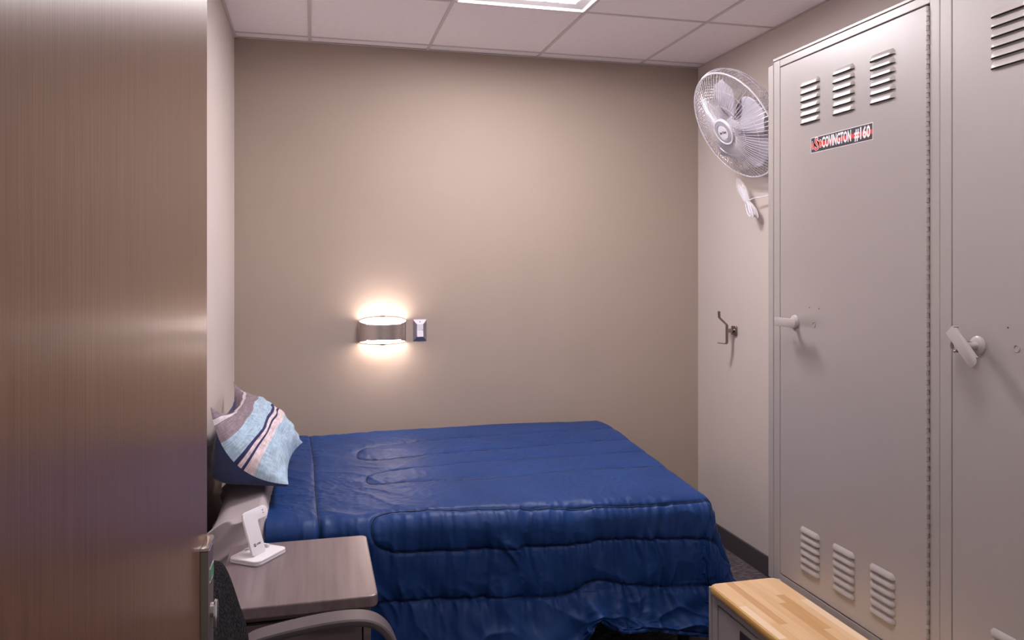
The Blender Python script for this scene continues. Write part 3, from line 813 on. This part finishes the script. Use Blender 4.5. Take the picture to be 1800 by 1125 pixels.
def locker_handle(L, cy, cz, ang, span, name='handle', hasp=False):
    """boss on the door, shaft, and a channel lever turned by ang about the X axis (0 = level, pointing to +Y)"""
    c = np.array([FX, cy, cz])
    hroot = empty(name, (FX, cy, cz), parent=L)
    fr0 = (c + np.array([-0.0008, 0, 0]), (0, -1, 0), ez, (-1, 0, 0))
    MB().lathe([(0.0235, 0), (0.0228, 0.0035), (0.0195, 0.006), (0.012, 0.0072), (0.0095, 0.008), (0.0, 0.008)], fr0, 32).build('boss', M['handle'], hroot, True)
    MB().lathe([(0.0088, 0.006), (0.0088, 0.052), (0.0, 0.052)], fr0, 20).build('shaft', M['handle'], hroot, True)
    ea = np.array([0, math.cos(ang), math.sin(ang)]); ebb = np.array([0, -math.sin(ang), math.cos(ang)])
    ex = np.array([-1.0, 0, 0])
    o = c + ex * 0.050
    a0, a1, hw = span[0], span[1], 0.0145
    lv = MB()
    poly = [(a1, -hw), (a1, hw), (a0 + 0.012, hw)]
    poly += [(a0 + 0.012 - 0.0145 * math.sin(PI * k / 6) * 0.9, hw * math.cos(PI * k / 6)) for k in range(1, 6)]
    poly += [(a0 + 0.012, -hw)]
    lv.prism(poly[::-1] if False else poly, (o, ea, ebb, ex), 0.0032, 0.0009)
    for sgn in (-1, 1):
        lv.obox(o + ebb * sgn * (hw - 0.0011) + ea * ((a0 + a1) / 2 + 0.004) - ex * 0.0035, ea, ebb, ex, 0.046, 0.0011, 0.0045, 0.0005)
    lv.build('lever', M['handle'], hroot, True)
    MB().obox(o + ea * (a1 - 0.0013) - ex * 0.008, ea, ebb, ex, 0.0013, hw - 0.001, 0.010, 0.0005).build('lever_tab', M['handle'], hroot)
    if hasp:
        hp = MB()
        oc = np.array([FX - 0.0235, cy + 0.046, cz - 0.004])
        ring_ = [oc + np.array([0, 0.0115 * math.cos(t), 0.0145 * math.sin(t)]) for t in np.linspace(0, 2 * PI, 20, endpoint=False)]
        hp.tube(ring_, 0.0042, 8, closed=True)
        hp.obox(oc + np.array([0.010, -0.022, 0]), (0.45, -0.89, 0), (-0.89, -0.45, 0), ez, 0.016, 0.0015, 0.0125, 0.0006)
        hp.build('hasp', M['nickel_dark'], hroot, True)
    return hroot
locker_handle(lockA, 2.343, 1.343, 0.0, (-0.078, 0.040))
locker_handle(lockB, 1.588, 1.337, math.radians(46), (-0.060, 0.052), hasp=True)

# name sticker on the first door
stk_o = np.array([FX - 0.0008, 2.254, 1.897])
ey_, ex_ = np.array([0, -1.0, 0]), np.array([-1.0, 0, 0])
SW, SH = 0.293, 0.0505
stk = MB().box(FX - 0.0009, FX - 0.0005, 2.254 - SW, 2.254, 1.8965, 1.8965 + SH).build('name_sticker', M['print_white'], lockA)
tag(stk, 'black and red name sticker')
def sfr(a, b, d=0.0): return (np.array([FX - 0.0010 - d, 2.254 - a, 1.8965 + b]), ey_, ez, ex_)
MB().prism([(0.002, 0.002), (SW - 0.002, 0.002), (SW - 0.002, SH - 0.002), (0.002, SH - 0.002)], sfr(0, 0), 0.0002).build('dark_field', M['print_dark'], stk)
MB().prism([(0.002, 0.0175), (SW - 0.002, 0.0175), (SW - 0.002, 0.0305), (0.002, 0.0305)], sfr(0, 0, 0.0003), 0.0002).build('red_stripe', M['red'], stk)
text_mesh('lettering', 'COVINGTON', 0.047, sfr(0.1285, SH / 2, 0.0006), M['print_white'], stk, 0.495, 0.0015, 0.0002)
text_mesh('lettering', '#160', 0.047, sfr(0.2485, SH / 2, 0.0006), M['print_white'], stk, 0.70, 0.0017, 0.0002)
em = MB()
em.lathe([(0.0165, 0), (0.0165, 0.0002), (0.0125, 0.0002), (0.0125, 0)], sfr(0.030, 0.0225, 0.0006), 28)
em.build('emblem_ring', M['print_white'], stk)
em = MB(); em.lathe([(0.0155, 0), (0.0155, 0.0002), (0.0135, 0.0002), (0.0135, 0)], sfr(0.030, 0.0225, 0.0009), 28); em.build('emblem_ring', M['red'], stk)
text_mesh('emblem_letter', 'S', 0.058, sfr(0.030, SH / 2, 0.0009), M['print_white'], stk, 0.72, 0.0022, 0.0002)
text_mesh('emblem_letter', 'S', 0.056, sfr(0.030, SH / 2, 0.0012), M['red'], stk, 0.70, 0.0003, 0.0002)
for a, ch2 in ((0.0105, 'L'), (0.048, 'C')):
    text_mesh('emblem_letter', ch2, 0.034, sfr(a, 0.024, 0.0006), M['print_white'], stk, 0.6, 0.0016, 0.0002)
    text_mesh('emblem_letter', ch2, 0.033, sfr(a, 0.024, 0.0009), M['red'], stk, 0.58, 0.0003, 0.0002)

# ------------------------------------------------------------------ storage bench the lockers stand on
BXF = 1.300
sb = empty('storage_bench', (1.74, 1.71, 0), 'grey steel drawer base with a maple bench top under the lockers', 'bench')
body = MB()
body.box(1.322, 2.165, 0.952, 2.42, 0.001, 0.4275)
body.box(1.60, 2.165, 2.42, 2.502, 0.001, 0.4275)
body.box(BXF, 1.569, 2.42, 2.436, 0.001, 0.445, 0.002)
body.box(BXF + 0.004, 1.322, 2.382, 2.4195, 0.001, 0.4275, 0.001)
body.box(BXF + 0.004, 1.322, 0.952, 2.382, 0.405, 0.4275, 0.001)
body.box(BXF + 0.004, 1.322, 0.952, 2.382, 0.001, 0.05, 0.001)
body.box(BXF + 0.004, 1.322, 1.655, 1.715, 0.05, 0.405, 0.001)
body.build('cabinet', M['locker'], sb)
for y0, y1 in ((1.718, 2.379), (0.99, 1.652)):
    MB().box(1.3125, 1.3219, y0 - 0.002, y1 + 0.002, 0.051, 0.404).build('drawer_gap_shade', M['locker_shade'], sb)  # dark sheet painted as the shade around the drawer front
    d = MB().box(BXF + 0.003, 1.312, y0 + 0.004, y1 - 0.004, 0.056, 0.3985, 0.002).build('drawer', M['locker'], sb)
    ym = y1 - 0.15
    hr = MB()
    hr.box(BXF - 0.001, BXF + 0.0029, ym - 0.075, ym + 0.005, 0.345, 0.385, 0.0012)
    hr.build('label_holder', M['print_dark'], d)
# butcher block
TX0, TX1, TY0, TY1, TZ = 1.292, 1.552, 0.955, 2.428, 0.457
core = MB().prism(rrect(TX1 - TX0, TY1 - TY0, 0.028, 6, (0, 0, 1, 1)), ((TX0, TY0, 0.4285), (1, 0, 0), (0, 1, 0), ez), TZ - 0.0008 - 0.4285, 0.007).build('bench_top', M['maple_edge'], sb, True)
clip = [(TX0 + x, TY0 + y) for x, y in [(p[0] * 0.985 + 0.002, p[1] * 0.9975 + 0.0018) for p in rrect(TX1 - TX0, TY1 - TY0, 0.026, 8, (0, 0, 1, 1))]]
inset = 0.0065
clip = [(TX0 + inset + x, TY0 + inset + y) for x, y in rrect(TX1 - TX0 - 2 * inset, TY1 - TY0 - 2 * inset, 0.024, 6, (0, 0, 1, 1))]
def clip_rect(poly, x0, x1, y0, y1):
    for ax, lim, sg in ((0, x0, 1), (0, x1, -1), (1, y0, 1), (1, y1, -1)):
        res = []
        for i in range(len(poly)):
            p, q = poly[i - 1], poly[i]
            ip, iq = sg * (p[ax] - lim) >= 0, sg * (q[ax] - lim) >= 0
            if ip != iq:
                t = (lim - p[ax]) / (q[ax] - p[ax])
                res.append((p[0] + t * (q[0] - p[0]), p[1] + t * (q[1] - p[1])))
            if iq: res.append(q)
        poly = res
        if not poly: break
    return poly
nrow = 9
sw = (TX1 - TX0 - 2 * inset) / nrow
rs = random.Random(4)
for i in range(nrow):
    y = TY1 + rs.uniform(0, 0.2)
    x0 = TX0 + inset + i * sw
    while y > TY0:
        L = rs.uniform(0.2, 0.55)
        pl = clip_rect(clip, x0 + 0.00012, x0 + sw - 0.00012, y - L + 0.00012, y - 0.00012)
        y -= L
        if len(pl) < 3: continue
        clean = [p for k, p in enumerate(pl) if math.hypot(p[0] - pl[k - 1][0], p[1] - pl[k - 1][1]) > 1e-5]
        if len(clean) < 3: continue
        MB().prism(clean, ((0, 0, TZ - 0.0008), (1, 0, 0), (0, 1, 0), ez), 0.0008 + rs.uniform(0, 0.00012)).build('stave', MAPLE[rs.choices(range(5), (4, 4, 3, 1, 1))[0]], core)

# ------------------------------------------------------------------ wall sconce and switch
SX, SZ = 0.353, 1.189
ws = empty('wall_sconce', (SX, YB, SZ), 'lit half-round brushed metal sconce on the beige back wall', 'wall light')
SWD, SDP = 0.124, 0.105
nb = 41
def band_pt(t, z):
    a = PI * t
    return np.array([SX - SWD * math.cos(a), YB - 0.004 - SDP * math.sin(a) ** 0.9, z])
V = []
for i in range(nb):
    t = i / (nb - 1)
    k = math.sin(PI * t)
    zt, zb = SZ + 0.056 - 0.016 * k, SZ - 0.058 + 0.019 * k
    p = band_pt(t, 0); c = np.array([SX, YB - 0.004, 0]); q = c + (p - c) * 0.985
    V += [(p[0], p[1], zb), (p[0], p[1], zt), (q[0], min(q[1], YB - 0.004), zt), (q[0], min(q[1], YB - 0.004), zb)]
F = [(i * 4 + j, (i + 1) * 4 + j, (i + 1) * 4 + (j + 1) % 4, i * 4 + (j + 1) % 4) for i in range(nb - 1) for j in range(4)]
mesh_obj('shade', V, F, None, ws, True, [M['nickel'], M['white']], [1 if (k % 4) == 2 else 0 for k in range(len(F))], 40)
def half_lens(zc, sg):
    V, k = [], 24
    for z in (zc, zc - sg * 0.004):
        V += [(SX - (SWD * 0.965) * math.cos(PI * i / k), YB - 0.012 - (SDP * 0.93) * math.sin(PI * i / k) ** 0.9, z) for i in range(k + 1)]
    n = k + 1
    F = [tuple(range(n)), tuple(range(n, 2 * n))[::-1]] + [(i, i + n, (i + 1) % n + n, (i + 1) % n) for i in range(n)]
    return mesh_obj('lens', V, F, M['lamp_lens'], ws)
half_lens(SZ + 0.0455, 1)
half_lens(SZ - 0.0445, -1)
# wall plate rising in a shallow arc above and below the shade
arc_t = [(SX - 0.120 * math.cos(PI * k / 20), SZ + 0.052 + 0.022 * math.sin(PI * k / 20)) for k in range(21)]
arc_b = [(SX + 0.120 * math.cos(PI * k / 20), SZ - 0.052 - 0.016 * math.sin(PI * k / 20)) for k in range(21)]
MB().prism([(p[0], p[1]) for p in arc_t + arc_b], ((0, YB - 0.001, 0), (1, 0, 0), ez, (0, -1, 0)), 0.009).build('wall_plate', M['white'], ws)
for zz in (SZ + 0.0735, SZ - 0.0675):
    MB().box(SX - 0.012, SX + 0.012, YB - 0.016, YB - 0.001, zz - 0.002, zz + 0.002, 0.0005).build('clip', M['nickel_dark'], ws)

PXc, PZc = 0.5505, 1.1885
lsw = empty('light_switch', (PXc, YB, PZc), 'satin steel switch plate with a pale rocker beside the sconce', 'light switch')
V = [(PXc + sx * 0.0355, YB - 0.0005, PZc + sz * 0.0575) for sx, sz in ((-1, -1), (1, -1), (1, 1), (-1, 1))]
V += [(PXc + sx * 0.0355, YB - 0.002, PZc + sz * 0.0575) for sx, sz in ((-1, -1), (1, -1), (1, 1), (-1, 1))]
V += [(PXc + sx * 0.0175, YB - 0.0095, PZc + sz * 0.0335) for sx, sz in ((-1, -1), (1, -1), (1, 1), (-1, 1))]
F = [(k, (k + 1) % 4, 4 + (k + 1) % 4, 4 + k) for k in range(4)] + [(4 + k, 4 + (k + 1) % 4, 8 + (k + 1) % 4, 8 + k) for k in range(4)] + [(8, 9, 10, 11)]
mesh_obj('face_plate', V, F, M['steel'], lsw)
rk = MB()
rk.prism([(-0.033, 0), (0.033, 0), (0.033, 0.004), (0.0, 0.002), (-0.033, 0.0075)], ((PXc - 0.0165, YB - 0.0096, PZc), ez, (0, -1, 0), (1, 0, 0)), 0.033)
rk.build('rocker', M['white'], lsw)
for sz in (-1, 1):
    MB().lathe([(0.003, 0), (0.003, 0.001), (0, 0.0014)], ((PXc, YB - 0.0055, PZc + sz * 0.0455), (1, 0, 0), ez, (0, -1, 0)), 12).build('screw', M['nickel_dark'], lsw)
MB().lathe([(0.002, 0), (0.002, 0.0006), (0, 0.0008)], ((PXc + 0.0125, YB - 0.013, PZc + 0.002), (1, 0, 0), ez, (0, -1, 0)), 10).build('indicator', M['black'], lsw)

# ------------------------------------------------------------------ coat hook on the right wall
hk = empty('coat_hook', (XR, 3.79, 1.19), 'brushed metal coat hook on the pale right wall below the fan', 'hook')
MB().box(XR - 0.014, XR - 0.0005, 3.762, 3.812, 1.163, 1.213, 0.006, 3).build('base', M['nickel_dark'], hk, True)
MB().tube([(XR - 0.013, 3.787, 1.188), (XR - 0.047, 3.787, 1.188)], 0.011, 14).build('stem', M['nickel_dark'], hk, True)
def strap(pts, wy, th):
    m_ = MB(); k = len(pts); vv = []
    pts = [np.array(p, float) for p in pts]
    for i in range(k):
        t = pts[min(i + 1, k - 1)] - pts[max(i - 1, 0)]; t /= np.linalg.norm(t)
        nn = np.array([-t[2], 0, t[0]])
        for sy, s2 in ((-wy, -th), (wy, -th), (wy, th), (-wy, th)):
            vv.append(pts[i] + np.array([0, sy, 0]) + nn * s2)
    ff = [(i * 4 + j, i * 4 + (j + 1) % 4, (i + 1) * 4 + (j + 1) % 4, (i + 1) * 4 + j) for i in range(k - 1) for j in range(4)]
    ff += [(3, 2, 1, 0), tuple((k - 1) * 4 + j for j in range(4))]
    return m_.add(vv, ff)
hx = XR - 0.050
strap([(hx - 0.046, 3.787, 1.292), (hx - 0.045, 3.787, 1.262), (hx - 0.043, 3.787, 1.257), (hx - 0.004, 3.787, 1.222), (hx, 3.787, 1.217), (hx, 3.787, 1.128), (hx - 0.003, 3.787, 1.121), (hx - 0.008, 3.787, 1.119), (hx - 0.050, 3.787, 1.124)], 0.0105, 0.0024).build('hook_arm', M['nickel_dark'], hk)

# ------------------------------------------------------------------ wall fan
FC = np.array([1.950, 3.405, 2.200])
fn = np.array([-0.862, -0.05, -0.505]); fn /= np.linalg.norm(fn)
fa = np.cross(fn, ez); fa /= np.linalg.norm(fa)
fb = np.cross(fa, fn)
fan = empty('wall_fan', (XR, 3.405, 2.25), 'white wall fan with a wire cage, tilted down beside the lockers', 'fan')
FR = 0.272
def fp(r, th, h): return FC + (fa * math.cos(th) + fb * math.sin(th)) * r + fn * h
def circ(r, h, n=56): return [fp(r, 2 * PI * k / n, h) for k in range(n)]
def front_prof(t):      # t 0 hub .. 1 rim
    r = 0.060 + (FR - 0.060) * t
    return r, 0.058 * (1 - t ** 2.2)
_rp = smooth_path([(0.075, -0.112), (0.15, -0.108), (0.215, -0.094), (0.255, -0.072), (0.276, -0.045), (FR + 0.011, -0.022), (FR + 0.004, 0.0)], 6)
def rear_prof(t):
    q = _rp[int(round(t * (len(_rp) - 1)))]
    return q[0], q[1]
g = MB()
NW = 76
for k in range(NW):
    th = 2 * PI * k / NW
    g.tube([fp(*(lambda q: (q[0], th, q[1]))(front_prof(t))) for t in (0, 0.25, 0.5, 0.72, 0.88, 1.0)], 0.0014, 4, cap=False)
for t in (0.33, 0.66):
    r, h = front_prof(t)
    g.tube(circ(r, h - 0.002), 0.0012, 5, closed=True)
tag(g.build('front_guard', M['wire'], fan, True), kind='stuff')
g = MB()
NW2 = 84
for k in range(NW2):
    th = 2 * PI * k / NW2
    g.tube([(lambda q: fp(q[0], th + 0.30 * (1 - t), q[1]))(rear_prof(t)) for t in (0, 0.17, 0.33, 0.45, 0.55, 0.64, 0.72, 0.8, 0.87, 0.94, 1.0)], 0.0014, 4, cap=False)
for t in (0.17, 0.35, 0.6, 0.75):
    r, h = rear_prof(t)
    g.tube(circ(r, h - 0.002), 0.0013, 5, closed=True)
tag(g.build('rear_guard', M['wire'], fan, True), kind='stuff')
MB().tube(circ(FR + 0.001, 0.0, 72), 0.0042, 10, closed=True).build('rim', M['fan_white'], fan, True)
ffr = (FC, fa, fb, fn)
hb = MB().lathe([(0.066, 0.052), (0.066, 0.064), (0.063, 0.068), (0.058, 0.068), (0.055, 0.064)], ffr, 40)
hb.build('hub_ring', M['fan_white'], fan, True)
MB().lathe([(0.057, 0.054), (0.057, 0.066), (0.040, 0.0685), (0.038, 0.0665), (0.036, 0.0675), (0.0, 0.0675)], ffr, 40).build('hub_badge', M['fan_grey'], fan, True)
MB().lathe([(0.035, 0.0676), (0.034, 0.069), (0.0, 0.0695)], ffr, 36).build('badge_disc', M['fan_white'], fan, True)
# lettering runs level across the badge
te = np.cross(ez, fn); te /= np.linalg.norm(te); tu = np.cross(fn, te)
text_mesh('lettering', 'Air King', 0.0165, (FC + fn * 0.0696, te, tu, fn), M['black'], fan, 0.95, 0.0006, 0.0003)
MB().lathe([(0.0, 0.018), (0.030, 0.016), (0.046, 0.006), (0.050, -0.02), (0.050, -0.045), (0.0, -0.045)], ffr, 32).build('blade_hub', M['fan_white'], fan, True)
MB().lathe([(0.0, 0.050), (0.012, 0.048), (0.014, 0.016), (0.0, 0.016)], ffr, 20).build('spinner_nut', M['fan_white'], fan, True)
for k in range(5):
    th0 = math.radians(20) + 2 * PI * k / 5
    nr, nc = 14, 9
    Q = np.zeros((nr, nc, 3))
    for i in range(nr):
        t = i / (nr - 1)
        r = 0.044 + (0.232 - 0.044) * t
        wd = 0.040 + 0.062 * math.sin(min(1, t * 1.15) * PI * 0.60)
        if t > 0.8: wd *= math.sqrt(max(0.02, 1 - ((t - 0.8) / 0.2) ** 2 * 0.95))
        for j in range(nc):
            s2 = -1 + 2 * j / (nc - 1)
            ang2 = th0 + s2 * wd / max(r, 0.06) * 0.95 + 0.25 * t * t
            Q[i, j] = fp(r, ang2, -0.015 + 0.020 * s2 * (1 - 0.35 * t) + 0.006 * s2 * s2)
    v1, f1 = grid_mesh(Q)
    bl = mesh_obj('blade', v1, f1, M['fan_blade'], fan, True)
    sm = bl.modifiers.new('thickness', 'SOLIDIFY'); sm.thickness = 0.0018
mo = MB().lathe([(0.0, -0.108), (0.045, -0.108), (0.072, -0.112), (0.075, -0.125), (0.070, -0.165), (0.052, -0.182), (0.0, -0.184)], ffr, 36)
mo.build('motor_housing', M['fan_white'], fan, True)
mb_ = FC + fn * -0.150
brk = MB()
brk.tube(smooth_path([mb_ - ez * 0.02, mb_ + np.array([0.01, 0, -0.07]), np.array([2.10, 3.405, 2.13]), np.array([2.15, 3.405, 2.12])], 6), 0.020, 14)
brk.build('neck', M['fan_white'], fan, True)
MB().box(2.148, XR - 0.0005, 3.355, 3.455, 2.00, 2.20, 0.008, 3).build('wall_bracket', M['fan_white'], fan, True)
# bundled cord hanging under the fan
cd = MB()
c0 = np.array([2.110, 3.625, 1.945]); c1 = np.array([2.118, 3.500, 1.772])
ax = (c1 - c0); Lc = np.linalg.norm(ax); ax /= Lc
sd = np.cross(ax, [1.0, 0, 0]); sd /= np.linalg.norm(sd)
nd = np.cross(ax, sd)
for k in range(6):
    o = nd * (k - 2.5) * 0.0058
    wv = 0.0125 + 0.006 * ((k * 7) % 5) / 5
    l0, l1 = 0.010 * ((k * 3) % 4), Lc - 0.006 * ((k * 5) % 4)
    loop = []
    for t in np.linspace(0, 2 * PI, 36, endpoint=False):
        u = l0 + (l1 - l0) * (0.5 - 0.5 * math.cos(t))
        pinch = 0.25 + 0.75 * min(1, abs((u / Lc) - 0.52) / 0.32)
        if u / Lc > 0.52: pinch *= 1.45
        loop.append(c0 + ax * u + sd * wv * math.sin(t) ** 1 * pinch * (1.0 if abs(math.sin(t)) > 0 else 1) + o * (0.45 + 0.55 * pinch))
    cd.tube(loop, 0.0030, 6, closed=True)
tie = c0 + ax * Lc * 0.52
cd.tube(smooth_path([tie, tie + np.array([0.004, -0.05, 0.012]), np.array([2.13, 3.39, 1.872]), np.array([2.14, 3.33, 1.90]), np.array([2.15, 3.33, 2.0])], 6), 0.0030, 8)
cd.tube([tie + sd * 0.0115 * math.cos(t) + nd * 0.0125 * math.sin(t) for t in np.linspace(0, 2 * PI, 16, endpoint=False)], 0.0016, 6, closed=True)
cd.build('power_cord', M['white'], fan, True)
bgp = np.zeros((18, 16, 3))
for i in range(18):
    t = i / 17
    w_ = 0.030 * (0.35 + math.sin(min(1, t * 1.05) * PI) ** 0.7 * 0.65)
    for j in range(16):
        a = 2 * PI * j / 15
        cr = 1 + 0.35 * float(vnoise(np.array(t * 6), np.array(j * 0.8 if j < 15 else 0), 41))
        bgp[i, j] = c0 + ax * Lc * (-0.18 + 0.84 * t) + sd * w_ * cr * math.cos(a) + nd * w_ * 0.75 * cr * math.sin(a)
v1, f1 = grid_mesh(bgp)
tag(mesh_obj('cord_bag', v1, f1, M['film'], fan, True), 'clear plastic bag around the cord')
